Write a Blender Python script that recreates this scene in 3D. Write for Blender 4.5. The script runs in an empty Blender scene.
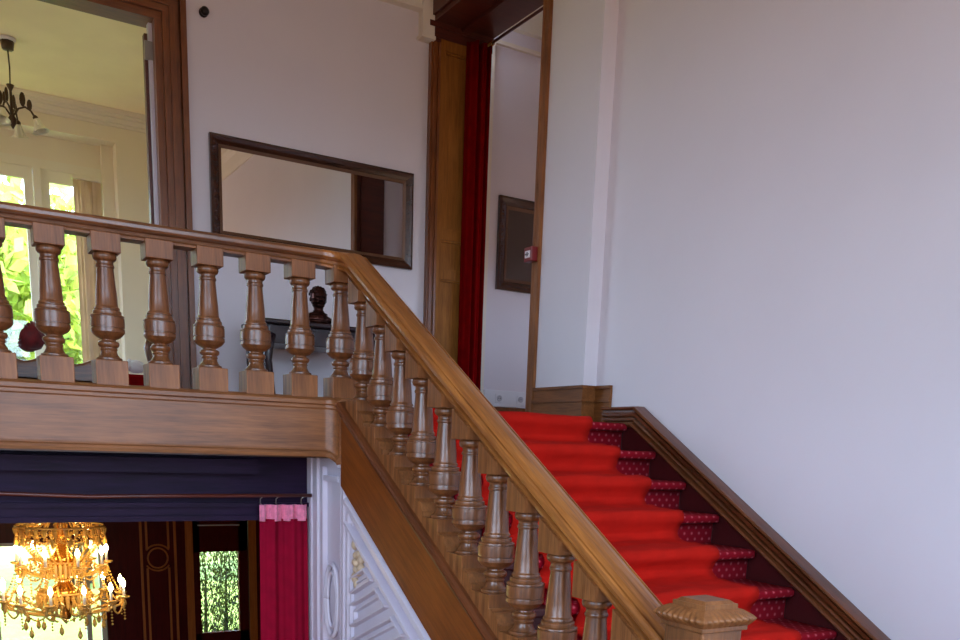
import bpy, bmesh, math, random
from mathutils import Vector, Matrix
random.seed(7)
PI = math.pi
C = bpy.context.scene.collection
SC = bpy.context.scene
ZO = 2.887            # the hall floor below is z = 0; numbers in this script are relative to the eye height

# ------------------------------------------------------------------ materials
def lin(c):
    f = lambda v: (v/255)/12.92 if v/255 <= .04045 else ((v/255+.055)/1.055)**2.4
    return (f(c[0]), f(c[1]), f(c[2]), 1)
def newmat(name):
    m = bpy.data.materials.new(name); m.use_nodes = True
    return m, m.node_tree, m.node_tree.nodes['Principled BSDF']
def plain(name, rgb, rough=.6, metal=0, spec=.5, bump=0, bscale=60, var=0, vscale=3, sheen=0, trans=0):
    m, nt, b = newmat(name)
    b.inputs['Base Color'].default_value = lin(rgb); b.inputs['Roughness'].default_value = rough
    b.inputs['Metallic'].default_value = metal; b.inputs['Specular IOR Level'].default_value = spec
    b.inputs['Sheen Weight'].default_value = sheen; b.inputs['Transmission Weight'].default_value = trans
    tc = nt.nodes.new('ShaderNodeTexCoord')
    if var:
        n = nt.nodes.new('ShaderNodeTexNoise'); n.inputs['Scale'].default_value = vscale; n.inputs['Detail'].default_value = 6
        nt.links.new(tc.outputs['Object'], n.inputs['Vector'])
        r = nt.nodes.new('ShaderNodeValToRGB')
        a = [max(0, v*(1-var)) for v in rgb]; z = [min(255, v*(1+var)) for v in rgb]
        r.color_ramp.elements[0].position = .3; r.color_ramp.elements[0].color = lin(a)
        r.color_ramp.elements[1].position = .7; r.color_ramp.elements[1].color = lin(z)
        nt.links.new(n.outputs['Fac'], r.inputs['Fac']); nt.links.new(r.outputs['Color'], b.inputs['Base Color'])
    if bump:
        n = nt.nodes.new('ShaderNodeTexNoise'); n.inputs['Scale'].default_value = bscale; n.inputs['Detail'].default_value = 4
        nt.links.new(tc.outputs['Object'], n.inputs['Vector'])
        bp = nt.nodes.new('ShaderNodeBump'); bp.inputs['Strength'].default_value = bump; bp.inputs['Distance'].default_value = .01
        nt.links.new(n.outputs['Fac'], bp.inputs['Height']); nt.links.new(bp.outputs['Normal'], b.inputs['Normal'])
    return m
def wood(name, dark, light, axis='Z', rough=.32, slope=0.0, scale=1.0, coat=.25, spec=.5):
    m, nt, b = newmat(name); b.inputs['Specular IOR Level'].default_value = spec
    tc = nt.nodes.new('ShaderNodeTexCoord')
    rot = nt.nodes.new('ShaderNodeMapping'); rot.inputs['Rotation'].default_value = (slope, 0, 0)
    sc = nt.nodes.new('ShaderNodeMapping')
    lo, hi = 2.2*scale, 34*scale
    sc.inputs['Scale'].default_value = (lo if axis == 'X' else hi, lo if axis == 'Y' else hi, lo if axis == 'Z' else hi)
    nt.links.new(tc.outputs['Object'], rot.inputs['Vector']); nt.links.new(rot.outputs['Vector'], sc.inputs['Vector'])
    n1 = nt.nodes.new('ShaderNodeTexNoise'); n1.inputs['Scale'].default_value = 1.0; n1.inputs['Detail'].default_value = 8; n1.inputs['Roughness'].default_value = .65
    n2 = nt.nodes.new('ShaderNodeTexNoise'); n2.inputs['Scale'].default_value = 3.6; n2.inputs['Detail'].default_value = 3
    n3 = nt.nodes.new('ShaderNodeTexNoise'); n3.inputs['Scale'].default_value = 2.5*scale; n3.inputs['Detail'].default_value = 2
    for n in (n1, n2): nt.links.new(sc.outputs['Vector'], n.inputs['Vector'])
    nt.links.new(tc.outputs['Object'], n3.inputs['Vector'])
    a1 = nt.nodes.new('ShaderNodeMath'); a1.operation = 'MULTIPLY_ADD'; a1.inputs[1].default_value = .45
    a2 = nt.nodes.new('ShaderNodeMath'); a2.operation = 'MULTIPLY_ADD'; a2.inputs[1].default_value = .3
    a3 = nt.nodes.new('ShaderNodeMath'); a3.operation = 'MULTIPLY'; a3.inputs[1].default_value = .25
    nt.links.new(n3.outputs['Fac'], a3.inputs[0]); nt.links.new(n2.outputs['Fac'], a2.inputs[0]); nt.links.new(a3.outputs[0], a2.inputs[2])
    nt.links.new(n1.outputs['Fac'], a1.inputs[0]); nt.links.new(a2.outputs[0], a1.inputs[2])
    r = nt.nodes.new('ShaderNodeValToRGB')
    r.color_ramp.elements[0].position = .33; r.color_ramp.elements[0].color = lin(dark)
    r.color_ramp.elements[1].position = .64; r.color_ramp.elements[1].color = lin(light)
    nt.links.new(a1.outputs[0], r.inputs['Fac']); nt.links.new(r.outputs['Color'], b.inputs['Base Color'])
    b.inputs['Roughness'].default_value = rough; b.inputs['Coat Weight'].default_value = coat; b.inputs['Coat Roughness'].default_value = .22
    bp = nt.nodes.new('ShaderNodeBump'); bp.inputs['Strength'].default_value = .12; bp.inputs['Distance'].default_value = .004
    nt.links.new(n2.outputs['Fac'], bp.inputs['Height']); nt.links.new(bp.outputs['Normal'], b.inputs['Normal'])
    return m
def dotted(name, base, dot):
    # woven stair carpet: staggered rows of small pale dots laid out on the carpet's own UV (metres)
    m, nt, b = newmat(name)
    uv = nt.nodes.new('ShaderNodeUVMap'); uv.uv_map = 'UVMap'
    s = nt.nodes.new('ShaderNodeSeparateXYZ'); nt.links.new(uv.outputs['UV'], s.inputs[0])
    def mth(op, a, bb=None, c=None):
        n = nt.nodes.new('ShaderNodeMath'); n.operation = op
        for i, v in enumerate((a, bb, c)):
            if v is None: continue
            if isinstance(v, (int, float)): n.inputs[i].default_value = v
            else: nt.links.new(v, n.inputs[i])
        return n.outputs[0]
    u = mth('DIVIDE', s.outputs['X'], .056); v = mth('DIVIDE', s.outputs['Y'], .033)
    row = mth('FLOOR', v); odd = mth('MODULO', row, 2.0)
    u2 = mth('MULTIPLY_ADD', odd, .5, u)
    du = mth('MULTIPLY', mth('SUBTRACT', mth('FRACT', u2), .5), .056)
    dv = mth('MULTIPLY', mth('SUBTRACT', mth('FRACT', v), .5), .033)
    d = mth('SQRT', mth('ADD', mth('MULTIPLY', du, du), mth('MULTIPLY', dv, dv)))
    r = nt.nodes.new('ShaderNodeValToRGB')
    r.color_ramp.elements[0].position = .0065; r.color_ramp.elements[0].color = lin(dot)
    r.color_ramp.elements[1].position = .0085; r.color_ramp.elements[1].color = lin(base)
    nt.links.new(d, r.inputs['Fac']); nt.links.new(r.outputs['Color'], b.inputs['Base Color'])
    b.inputs['Roughness'].default_value = .95; b.inputs['Specular IOR Level'].default_value = .15; 
    return m
def pane_mat(name):
    m = bpy.data.materials.new(name); m.use_nodes = True; nt = m.node_tree; nt.nodes.clear()
    o = nt.nodes.new('ShaderNodeOutputMaterial'); mx = nt.nodes.new('ShaderNodeMixShader'); mx.inputs[0].default_value = .06
    t = nt.nodes.new('ShaderNodeBsdfTransparent'); t.inputs[0].default_value = (.96, .98, .96, 1)
    g = nt.nodes.new('ShaderNodeBsdfGlossy'); g.inputs['Roughness'].default_value = .02
    nt.links.new(t.outputs[0], mx.inputs[1]); nt.links.new(g.outputs[0], mx.inputs[2]); nt.links.new(mx.outputs[0], o.inputs[0])
    return m
def emit(name, rgb, strength):
    m, nt, b = newmat(name)
    b.inputs['Base Color'].default_value = lin(rgb); b.inputs['Emission Color'].default_value = lin(rgb); b.inputs['Emission Strength'].default_value = strength
    return m
def leafmat(name, a, z, scale=2.0):
    m, nt, b = newmat(name)
    tc = nt.nodes.new('ShaderNodeTexCoord'); n = nt.nodes.new('ShaderNodeTexNoise'); n.inputs['Scale'].default_value = scale; n.inputs['Detail'].default_value = 4
    nt.links.new(tc.outputs['Object'], n.inputs['Vector'])
    r = nt.nodes.new('ShaderNodeValToRGB'); r.color_ramp.elements[0].position = .35; r.color_ramp.elements[0].color = lin(a)
    r.color_ramp.elements[1].position = .65; r.color_ramp.elements[1].color = lin(z)
    nt.links.new(n.outputs['Fac'], r.inputs['Fac']); nt.links.new(r.outputs['Color'], b.inputs['Base Color']); b.inputs['Roughness'].default_value = .6
    tr = nt.nodes.new('ShaderNodeBsdfTranslucent'); nt.links.new(r.outputs['Color'], tr.inputs['Color'])
    mx = nt.nodes.new('ShaderNodeMixShader'); mx.inputs[0].default_value = .45
    o = nt.nodes['Material Output']
    nt.links.new(b.outputs[0], mx.inputs[1]); nt.links.new(tr.outputs[0], mx.inputs[2]); nt.links.new(mx.outputs[0], o.inputs[0])
    return m

SLOPE = math.atan(.5874)
OAK_D, OAK_L = (54, 25, 11), (146, 90, 50)
M = dict(
    wall=plain('white_painted_plaster', (218, 210, 214), .55, var=.012, vscale=1.2, bump=.03, bscale=40, spec=.35),
    ceil=plain('ceiling_paint', (225, 218, 206), .8),
    cream=plain('cream_painted_plaster', (226, 214, 190), .75, var=.02, vscale=1.0),
    creamceil=plain('cream_ceiling_paint', (250, 226, 192), .8, var=.035, vscale=1.3),
    mould=plain('cream_moulding_paint', (226, 216, 200), .6),
    oak_z=wood('oak_upright_grain', OAK_D, OAK_L, 'Z'),
    oak_x=wood('oak_long_grain', OAK_D, OAK_L, 'X'),
    oak_s=wood('oak_sloping_grain', (92, 50, 20), (176, 112, 58), 'Y', slope=-SLOPE),
    rail=wood('oak_handrail', (90, 42, 12), (178, 110, 50), 'Y', rough=.32, slope=-SLOPE, coat=.35),
    string=wood('golden_oak_board', (94, 42, 8), (142, 74, 22), 'Y', rough=.55, slope=-SLOPE, coat=.03, spec=.3),
    fascia=wood('oak_beam', (88, 48, 22), (150, 94, 52), 'X', rough=.45, coat=.1),
    base_z=wood('oak_block', (82, 42, 16), (156, 98, 54), 'Z', rough=.45, coat=.06, spec=.35),
    casing=wood('chestnut_casing', (80, 36, 9), (138, 78, 32), 'Z', scale=1.3),
    casing_x=wood('chestnut_casing_long', (80, 36, 9), (138, 78, 32), 'X', scale=1.3),
    lining=wood('honey_oak_panel', (108, 60, 14), (158, 100, 36), 'Z', scale=1.2, coat=0, rough=.6, spec=.25),
    lintel=wood('mahogany_lintel', (58, 18, 10), (96, 36, 18), 'X', rough=.45),
    wain=wood('walnut_wainscot', (60, 28, 13), (116, 62, 32), 'Y', slope=-SLOPE, rough=.3),
    plinth=wood('walnut_plinth', (84, 46, 18), (140, 84, 40), 'Y', rough=.5, coat=.02, spec=.25),
    dark=wood('dark_stained_wood', (22, 10, 26), (40, 20, 48), 'X', rough=.5, coat=0, spec=.12),
    panel=wood('mahogany_panel', (62, 8, 7), (98, 20, 13), 'Z', rough=.4, coat=.03, spec=.2),
    inlay=wood('light_inlay_wood', (168, 88, 30), (212, 128, 56), 'Z', rough=.4),
    maroon=plain('maroon_stair_paint', (66, 8, 10), .5, var=.1),
    runner=plain('red_felt_runner', (186, 28, 18), .9, spec=.08, bump=.25, bscale=160, var=.05, vscale=8, sheen=0),
    carpet=dotted('dotted_stair_carpet', (158, 8, 30), (214, 92, 104)),
    frame=wood('dark_walnut_frame', (40, 20, 12), (78, 44, 28), 'X', rough=.25, coat=.4),
    gilt=plain('dull_gilt', (104, 72, 50), .45, metal=.3),
    mirror=plain('mirror_glass', (236, 236, 236), .01, metal=1),
    picglass=plain('tinted_picture', (84, 70, 62), .12, spec=.8),
    table=plain('dark_table_lacquer', (44, 30, 34), .25, var=.15, vscale=20),
    bronze=plain('dark_bronze', (58, 32, 26), .22, metal=.85, bump=.2, bscale=45, var=.2, vscale=30),
    marble=plain('pale_stone', (205, 200, 190), .4, var=.06),
    redcloth=plain('red_velvet', (122, 4, 6), .9, spec=.05, sheen=0, var=.08, vscale=12),
    winecloth=plain('wine_red_cloth', (140, 10, 40), .9, spec=.08, sheen=0, var=.05, vscale=14),
    pink=plain('pink_heading_tape', (222, 120, 150), .8, var=.1, vscale=40, sheen=.3),
    steel=plain('dull_steel', (150, 145, 140), .35, metal=.9),
    paleflower=plain('ivory_carving', (206, 180, 150), .4),
    white=plain('white_gloss_paint', (212, 204, 216), .35, spec=.6),
    socket=plain('white_plastic', (222, 220, 222), .4),
    socketdark=plain('grey_plastic', (180, 178, 184), .5),
    black=plain('black_metal', (30, 22, 20), .4, metal=.3),
    alarm=plain('alarm_red', (120, 8, 8), .35),
    label=plain('printed_white', (235, 225, 225), .4),
    floor=wood('dark_floorboards', (60, 34, 18), (104, 64, 36), 'X'),
    pane=pane_mat('window_glass'),
    sash=plain('cream_window_paint', (226, 218, 196), .45),
    blind=plain('beige_blind', (220, 194, 166), .8, var=.05),
    antique=plain('antique_bronze', (74, 56, 40), .4, metal=.5),
    frosted=plain('frosted_glass', (236, 228, 206), .3, trans=.3),
    crystal=plain('amber_crystal', (255, 200, 108), .08, spec=1.0, trans=.35),
    brass=plain('polished_brass', (230, 160, 70), .2, metal=.9),
    bulb=emit('lit_bulb', (255, 222, 150), 45),
    plush=plain('white_plush', (236, 234, 230), .95, bump=.6, bscale=120, sheen=.5),
    rose=plain('dark_red_petals', (112, 6, 10), .7, sheen=.3, var=.15, vscale=30),
    stem=plain('green_stem', (80, 96, 60), .6),
    leaf_y=leafmat('sunlit_leaves', (128, 158, 50), (228, 236, 120), 1.2),
    leaf_d=leafmat('cypress_leaves', (22, 34, 20), (100, 112, 50), 2.6),
    bark=plain('bark', (70, 54, 40), .9, bump=.6, bscale=20),
    lawn=plain('lawn_grass', (146, 164, 70), .9, var=.12, vscale=4),
)

# ------------------------------------------------------------------ mesh collector
class MB:
    def __init__(s): s.v = []; s.f = []; s.sm = []; s.uv = None
    def add(s, vs, fs, smooth=False):
        o = len(s.v); s.v += [tuple(v) for v in vs]; s.f += [tuple(i+o for i in f) for f in fs]; s.sm += [smooth]*len(fs); return s
    def box(s, x0, x1, y0, y1, z0, z1):
        x0, x1 = sorted((x0, x1)); y0, y1 = sorted((y0, y1)); z0, z1 = sorted((z0, z1))
        return s.add([(x0,y0,z0),(x1,y0,z0),(x1,y1,z0),(x0,y1,z0),(x0,y0,z1),(x1,y0,z1),(x1,y1,z1),(x0,y1,z1)],
                     [(0,3,2,1),(4,5,6,7),(0,1,5,4),(1,2,6,5),(2,3,7,6),(3,0,4,7)])
    def bbox(s, x0, x1, y0, y1, z0, z1, b=.004, seg=2):
        bm = bmesh.new(); bmesh.ops.create_cube(bm, size=1)
        for v in bm.verts: v.co = Vector(((x0+x1)/2+v.co.x*abs(x1-x0), (y0+y1)/2+v.co.y*abs(y1-y0), (z0+z1)/2+v.co.z*abs(z1-z0)))
        bmesh.ops.bevel(bm, geom=bm.edges[:], offset=b, segments=seg, profile=.5, affect='EDGES')
        bm.verts.index_update(); s.add([v.co[:] for v in bm.verts], [[v.index for v in f.verts] for f in bm.faces]); bm.free(); return s
    def lathe(s, prof, c=(0,0,0), n=32, axis='Z', smooth=True, sx=1, sy=1):
        vs = []; fs = []
        for (h, r) in prof:
            for k in range(n):
                a = 2*PI*k/n; p = (r*math.cos(a)*sx, r*math.sin(a)*sy, h)
                if axis == 'X': p = (h, p[0], p[1])
                if axis == 'Y': p = (p[0], h, p[1])
                vs.append((c[0]+p[0], c[1]+p[1], c[2]+p[2]))
        for i in range(len(prof)-1):
            for k in range(n):
                k2 = (k+1) % n; fs.append((i*n+k, i*n+k2, (i+1)*n+k2, (i+1)*n+k))
        fs.append(tuple(range(n))[::-1]); fs.append(tuple((len(prof)-1)*n+k for k in range(n)))
        return s.add(vs, fs, smooth)
    def tube(s, pts, r, n=10):
        pts = [Vector(p) for p in pts]; rs = r if isinstance(r, (list, tuple)) else [r]*len(pts)
        t0 = (pts[1]-pts[0]).normalized(); up = Vector((0,0,1)) if abs(t0.z) < .9 else Vector((1,0,0))
        a = t0.cross(up).normalized(); vs = []; fs = []
        for i, p in enumerate(pts):
            t = (pts[min(i+1, len(pts)-1)]-pts[max(i-1, 0)]).normalized()
            a = (a - t*a.dot(t)).normalized(); b = t.cross(a)
            for k in range(n):
                q = 2*PI*k/n; vs.append(p+(a*math.cos(q)+b*math.sin(q))*rs[i])
        for i in range(len(pts)-1):
            for k in range(n):
                k2 = (k+1) % n; fs.append((i*n+k, i*n+k2, (i+1)*n+k2, (i+1)*n+k))
        fs.append(tuple(range(n))[::-1]); fs.append(tuple((len(pts)-1)*n+k for k in range(n)))
        return s.add(vs, fs, True)
    def sweep(s, sec, path, closed_sec=True, smooth=False):
        # sec: (u, v) pairs; path: (point, lateral direction, vertical scale)
        n = len(sec); vs = []; fs = []
        for (p, lat, vsx) in path:
            for (u, v) in sec: vs.append((p[0]+lat[0]*u, p[1]+lat[1]*u, p[2]+lat[2]*u+v*vsx))
        for i in range(len(path)-1):
            for k in range(n if closed_sec else n-1):
                k2 = (k+1) % n; fs.append((i*n+k, i*n+k2, (i+1)*n+k2, (i+1)*n+k))
        if closed_sec:
            fs.append(tuple(range(n))[::-1]); fs.append(tuple((len(path)-1)*n+k for k in range(n)))
        return s.add(vs, fs, smooth)
    def prism(s, poly, ax, a0, a1):
        # poly in the two other axes, extruded along ax
        n = len(poly); mk = {'X': lambda a,p: (a,p[0],p[1]), 'Y': lambda a,p: (p[0],a,p[1]), 'Z': lambda a,p: (p[0],p[1],a)}[ax]
        vs = [mk(a0, p) for p in poly]+[mk(a1, p) for p in poly]
        fs = [tuple(range(n))[::-1], tuple(range(n, 2*n))]+[(k, (k+1) % n, n+(k+1) % n, n+k) for k in range(n)]
        return s.add(vs, fs)
    def sphere(s, c, r, n=16, sc=(1,1,1)):
        prof = [(-math.cos(PI*i/(n//2))*r*sc[2], max(1e-4, math.sin(PI*i/(n//2))*r)) for i in range(n//2+1)]
        return s.lathe(prof, c, n, sx=sc[0], sy=sc[1])
    def grid(s, fn, nu, nv, smooth=True):
        vs = [fn(i/nu, j/nv) for j in range(nv+1) for i in range(nu+1)]
        fs = [(j*(nu+1)+i, j*(nu+1)+i+1, (j+1)*(nu+1)+i+1, (j+1)*(nu+1)+i) for j in range(nv) for i in range(nu)]
        return s.add(vs, fs, smooth)
    def build(s, name, mat, parent=None, uv=None, auto=None, recalc=True):
        me = bpy.data.meshes.new(name)
        off = Vector((0,0,0))
        if parent is not None: off = world(parent)
        me.from_pydata([Vector(v)-off for v in s.v], [], s.f)
        me.polygons.foreach_set('use_smooth', s.sm)
        if uv is not None:
            l = me.uv_layers.new(name='UVMap')
            for lp in me.loops: l.data[lp.index].uv = uv[lp.vertex_index]
        if recalc:
            bm = bmesh.new(); bm.from_mesh(me); bmesh.ops.recalc_face_normals(bm, faces=bm.faces[:])
            if auto:
                for e in bm.edges:
                    if len(e.link_faces) == 2 and e.calc_face_angle(0) > auto: e.smooth = False
            bm.to_mesh(me); bm.free()
        me.materials.append(mat if not isinstance(mat, str) else M[mat])
        o = bpy.data.objects.new(name, me); C.objects.link(o)
        if parent is not None: o.parent = parent
        return o
def world(o):
    v = Vector(o.location)
    while o.parent: o = o.parent; v = v+Vector(o.location)
    return v
def tag(o, label=None, cat=None, group=None, kind=None):
    for k, v in (('label', label), ('category', cat), ('group', group), ('kind', kind)):
        if v: o[k] = v
    return o
def thing(name, label, cat, loc, group=None):
    o = bpy.data.objects.new(name, None); o.location = loc; o.empty_display_size = .1; C.objects.link(o)
    return tag(o, label, cat, group)
def struct(name, mb, mat, parent=None, label=None, cat=None):
    o = mb.build(name, mat, parent)
    if parent is None: tag(o, label, cat, kind='structure')
    return o

# ------------------------------------------------------------------ key measures (metres, eye at the origin)
YL, XS = 4.915, 2.032          # line of the landing balustrade, line of the stair balustrade
YM, XP, XW = 7.37, 3.84, 3.95  # mirror wall, doorway wall, stair wall
FL = .167                      # upper floor
MID = -1.527                   # intermediate landing where the photographer stands
LOW = -2.887                   # hall floor below
CE = 3.95                      # ceiling
SP, GO = .2452, .2335          # baluster spacing on the landing and along the flight
RISE, GOING = .17, .2894
Y1, Z1 = 4.617, .173           # top nosing
XL = -2.4
TAN = .5874

# ------------------------------------------------------------------ the shell
w = MB(); w.box(1.72, XP, YM, YM+.18, FL, CE); w.box(-.75, 1.72, YM, YM+.18, 2.96, CE); w.box(XL, -.75, YM, YM+.18, FL, CE)
struct('wall_back', w, 'wall', label='white wall behind the landing with the wide mirror on it', cat='wall')
w = MB(); w.box(XW, XW+.25, -2.5, 5.08, LOW, CE)
struct('wall_right', w, 'wall', label='large plain white wall rising beside the red stairs', cat='wall')
w = MB(); w.box(XP, 4.35, 5.08, 5.66, FL-.3, CE); w.box(XP, 4.35, 5.66, YM+.18, 3.42, CE); w.box(4.06, 4.35, 7.352, 7.9, FL-.1, 3.42)
struct('wall_doorway', w, 'wall', label='white wall panel between the doorway and the stairs', cat='wall')
LY0, LY1, LZ0, LZ1 = -.9, 2.3, -.3, 2.6
w = MB(); w.box(XL-.2, XL, -2.5, LY0, LOW, CE); w.box(XL-.2, XL, LY1, 8.3, LOW, CE); w.box(XL-.2, XL, 11.7, 12.5, LOW, CE); w.box(XL-.2, XL, 8.3, 11.7, LOW, .6); w.box(XL-.2, XL, 8.3, 11.7, 3.0, CE); w.box(XL-.2, XL, LY0, LY1, LOW, LZ0); w.box(XL-.2, XL, LY0, LY1, LZ1, CE)
struct('wall_left', w, 'wall')
f = MB()
for y in (LY0+.03, .7, LY1-.03): f.box(XL-.13, XL-.07, y-.03, y+.03, LZ0, LZ1)
for z in (LZ0+.03, 1.9, LZ1-.03): f.box(XL-.125, XL-.075, LY0, LY1, z-.03, z+.03)
f.box(XL-.13, XL-.07, 9.97, 10.03, .6, 3.0); f.box(XL-.125, XL-.075, 8.3, 11.7, .6, .66); f.box(XL-.125, XL-.075, 8.3, 11.7, 2.94, 3.0)  # unseen far-room side window, added to brighten that room
wl_ = f.build('window_left_and_added_fill', M['sash']); tag(wl_, kind='structure')
MB().box(XL-.105, XL-.1, LY0, LY1, LZ0, LZ1).box(XL-.105, XL-.1, 8.3, 11.7, .6, 3.0).build('pane', M['pane'], wl_)
# wall behind the photographer with the tall stair window
WX0, WX1, WZ0, WZ1 = -1.4, 3.3, -.3, 2.8
w = MB(); w.box(XL, WX0, -2.5, -2.3, LOW, CE); w.box(WX1, XW, -2.5, -2.3, LOW, CE); w.box(WX0, WX1, -2.5, -2.3, LOW, WZ0); w.box(WX0, WX1, -2.5, -2.3, WZ1, CE)
struct('wall_front', w, 'wall')
f = MB()
for x in (WX0+.03, (2*WX0+WX1)/3, (WX0+2*WX1)/3, WX1-.03): f.box(x-.03, x+.03, -2.44, -2.36, WZ0, WZ1)
for z in (WZ0+.03, 1.8, WZ1-.03): f.box(WX0, WX1, -2.43, -2.37, z-.03, z+.03)
win = f.build('window_1', M['sash']); tag(win, 'tall stair window opposite the mirror wall', 'window', kind='structure')
MB().box(WX0, WX1, -2.405, -2.4, WZ0, WZ1).build('pane', M['pane'], win)
w = MB(); w.box(XL-.2, 7.2, -2.5, YM+.18, CE, CE+.1); w.box(4.2, 7.2, YM+.18, 8.1, CE, CE+.1)
struct('ceiling', w, 'ceil')
w = MB(); w.box(XL, XW, -2.3, 1.75, MID-.2, MID)
struct('floor', w, 'floor')
w = MB(); w.box(XL, XS+.1, 4.93, YM, -.1, FL); w.box(XS+.1, XP, Y1+.075, YM, -.1, FL); w.box(XP, 7, 5.66, 7.9, -.1, FL); w.box(XL, 3.1, YM, 12.3, -.1, FL-.002)
struct('floor', w, 'floor')
w = MB(); w.box(XL, 4.2, 1.75, 12.3, LOW-.1, LOW)
struct('floor', w, 'floor')
# cornice on the stair wall and over the landing
def cornice(mb, y0, y1, x, z, s):
    sec = [(0,0),(0,-.34),(.02,-.34),(.03,-.28),(.035,-.16),(.06,-.12),(.07,-.06),(.11,-.05),(.12,0)]
    mb.sweep(sec, [((x,y0,z),(s,0,0),1),((x,y1,z),(s,0,0),1)])
w = MB(); cornice(w, -2.3, 5.08, XW, CE, -1); struct('trim_1', w, 'mould')
w = MB()
w.box(-2.0, 3.69, 7.315, YM, 3.45, CE); w.box(-2.0, 3.69, 7.295, YM, 3.42, 3.45)
w.box(3.69, 3.80, 7.29, YM, 3.24, CE); w.box(3.675, 3.80, 7.27, YM, 3.215, 3.24)
struct('trim_2', w, 'mould', label='cream cornice stepping down beside the doorway pilaster', cat='cornice')

# ---- doorway in the side wall: panelled lining, lintel, capital, casing
D = MB()
D.box(3.785, 3.87, 7.31, 7.36, FL, 3.22); D.box(3.80, 3.825, 7.30, 7.32, FL, 3.22); D.box(3.845, 3.865, 7.295, 7.315, FL, 3.22)
door = D.build('door_1', M['casing']); tag(door, 'wide brown panelled doorway at the head of the red stairs', 'doorway', kind='structure')
p = MB(); p.box(3.87, 4.2, 7.335, 7.352, FL, 3.3); pz = [(FL+.1, 1.40), (1.475, 1.72), (1.80, 3.17)]
for x in (3.87, 4.15): p.box(x, x+.045, 7.305, 7.336, FL, 3.25)
for z0, z1 in ((FL, FL+.1), (1.40, 1.475), (1.72, 1.80), (3.17, 3.25)): p.box(3.915, 4.15, 7.306, 7.336, z0, z1)
for z0, z1 in pz:
    for a in ((3.915, 3.93, z0, z1), (4.135, 4.15, z0, z1), (3.915, 4.15, z0, z0+.015), (3.915, 4.15, z1-.015, z1)): p.box(a[0], a[1], 7.318, 7.337, a[2], a[3])
p.build('jamb_lining', M['lining'], door)
q = MB(); q.box(3.77, 4.36, 7.30, 7.37, 3.25, 3.32); q.box(3.755, 4.36, 7.285, 7.37, 3.32, 3.36); q.box(3.775, 4.36, 7.31, 7.37, 3.22, 3.25)
q.build('capital', M['lintel'], door)
q = MB(); q.box(3.80, 4.36, 5.64, 7.37, 3.36, 3.42); q.box(3.78, 3.84, 5.62, 7.37, 3.40, 3.62); q.box(3.765, 3.84, 5.62, 7.37, 3.60, 3.66)
q.box(4.05, 4.12, 5.7, 7.33, 3.335, 3.362)
q.build('lintel', M['lintel'], door)
q = MB(); q.box(3.82, 3.845, 5.655, 5.745, FL, 3.38); q.box(3.815, 3.83, 5.66, 5.68, FL, 3.38); q.box(3.815, 3.83, 5.715, 5.735, FL, 3.38)
q.build('casing', M['base_z'], door)
q = MB(); q.box(3.845, 4.17, 5.655, 5.68, FL, 3.38)
for z0, z1 in pz: q.box(3.91, 4.12, 5.68, 5.69, z0, z1)
q.build('jamb_lining', M['lintel'], door)

# ---- corridor beyond the doorway
w = MB(); w.box(4.3, 7.2, 7.9, 8.05, FL-.1, CE); struct('wall_corridor', w, 'wall', label='shaded white corridor wall beyond the doorway', cat='wall')
w = MB(); w.box(7.0, 7.2, 5.0, 7.9, FL-.1, CE); struct('wall_corridor', w, 'wall')
w = MB(); w.box(4.2, 5.2, 5.0, 5.12, FL-.1, CE); w.box(5.2, 6.5, 5.0, 5.12, 1.8, CE); w.box(5.2, 6.5, 5.0, 5.12, FL-.1, 1.2); w.box(6.5, 7.2, 5.0, 5.12, FL-.1, CE)  # gap is an added, unseen window opening that brightens the corridor
struct('wall_corridor', w, 'wall')
w = MB(); w.box(4.68, 4.73, 7.87, 7.9, FL, 3.6); w.box(4.73, 7.0, 7.86, 7.9, 3.60, 3.63); w.box(4.35, 7.0, 7.84, 7.9, 3.75, CE)
struct('trim_3', w, 'mould')
w = MB(); w.bbox(4.73, 7.0, 7.875, 7.9, FL, .385); struct('baseboard_corridor', w, 'plinth', label='brown baseboard under the white cable trunking in the corridor', cat='baseboard')

# ---- plinth boards round the pilaster at the stair head
def plinth(mb, x0, x1, y0, y1, z0, z1): mb.box(x0, x1, y0, y1, z0, z1)
b = MB()
for (d, z0, z1) in ((.016, FL, .318), (.03, .318, .335), (.022, .335, .345), (.014, .345, .405), (.026, .405, .425)):
    b.box(XP-d, XP, 5.08, 5.655, z0, z1); b.box(XP-d, XW-d, 5.08-d, 5.08, z0, z1); b.box(XW-d, XW, 4.90, 5.08, z0 if z0 > FL else FL-.1, z1)
struct('baseboard_right', b, 'plinth', label='moulded brown baseboard wrapping the white pilaster at the stair head', cat='baseboard')

# ---- wide opening to the room on the left: casing
b = MB()
for (x0, x1, d) in ((1.60, 1.65, .02), (1.65, 1.675, .05), (1.675, 1.70, .03), (1.70, 1.76, .042), (1.76, 1.772, .02), (1.772, 1.808, .07), (1.808, 1.822, .035)): b.box(x0, x1, YM-d, YM, FL, 2.865+(x0-1.6))
b.box(1.60, 1.72, YM, YM+.18, FL, 2.96)
cs = b.build('door_2', M['casing']); tag(cs, 'wide brown moulded opening into the cream room with windows', 'doorway', kind='structure')
b = MB()
for (x0, x1, d) in ((1.60, 1.65, .02), (1.65, 1.675, .05), (1.675, 1.70, .03), (1.70, 1.76, .042), (1.76, 1.772, .02), (1.772, 1.808, .07), (1.808, 1.822, .035)):
    b.box(-.75, x1, YM-d, YM, 2.865+(x0-1.6), 2.865+(x1-1.6))
b.box(-.75, 1.60, YM, YM+.18, 2.865, 2.96)
b.build('header', M['casing_x'], cs)
MB().box(1.575, 1.60, YM+.06, YM+.12, FL, 2.86).build('stop_strip', M['white'], cs)
MB().box(1.553, 1.575, YM+.10, YM+.16, FL, 2.80).build('door_edge', M['lintel'], cs)
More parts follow.
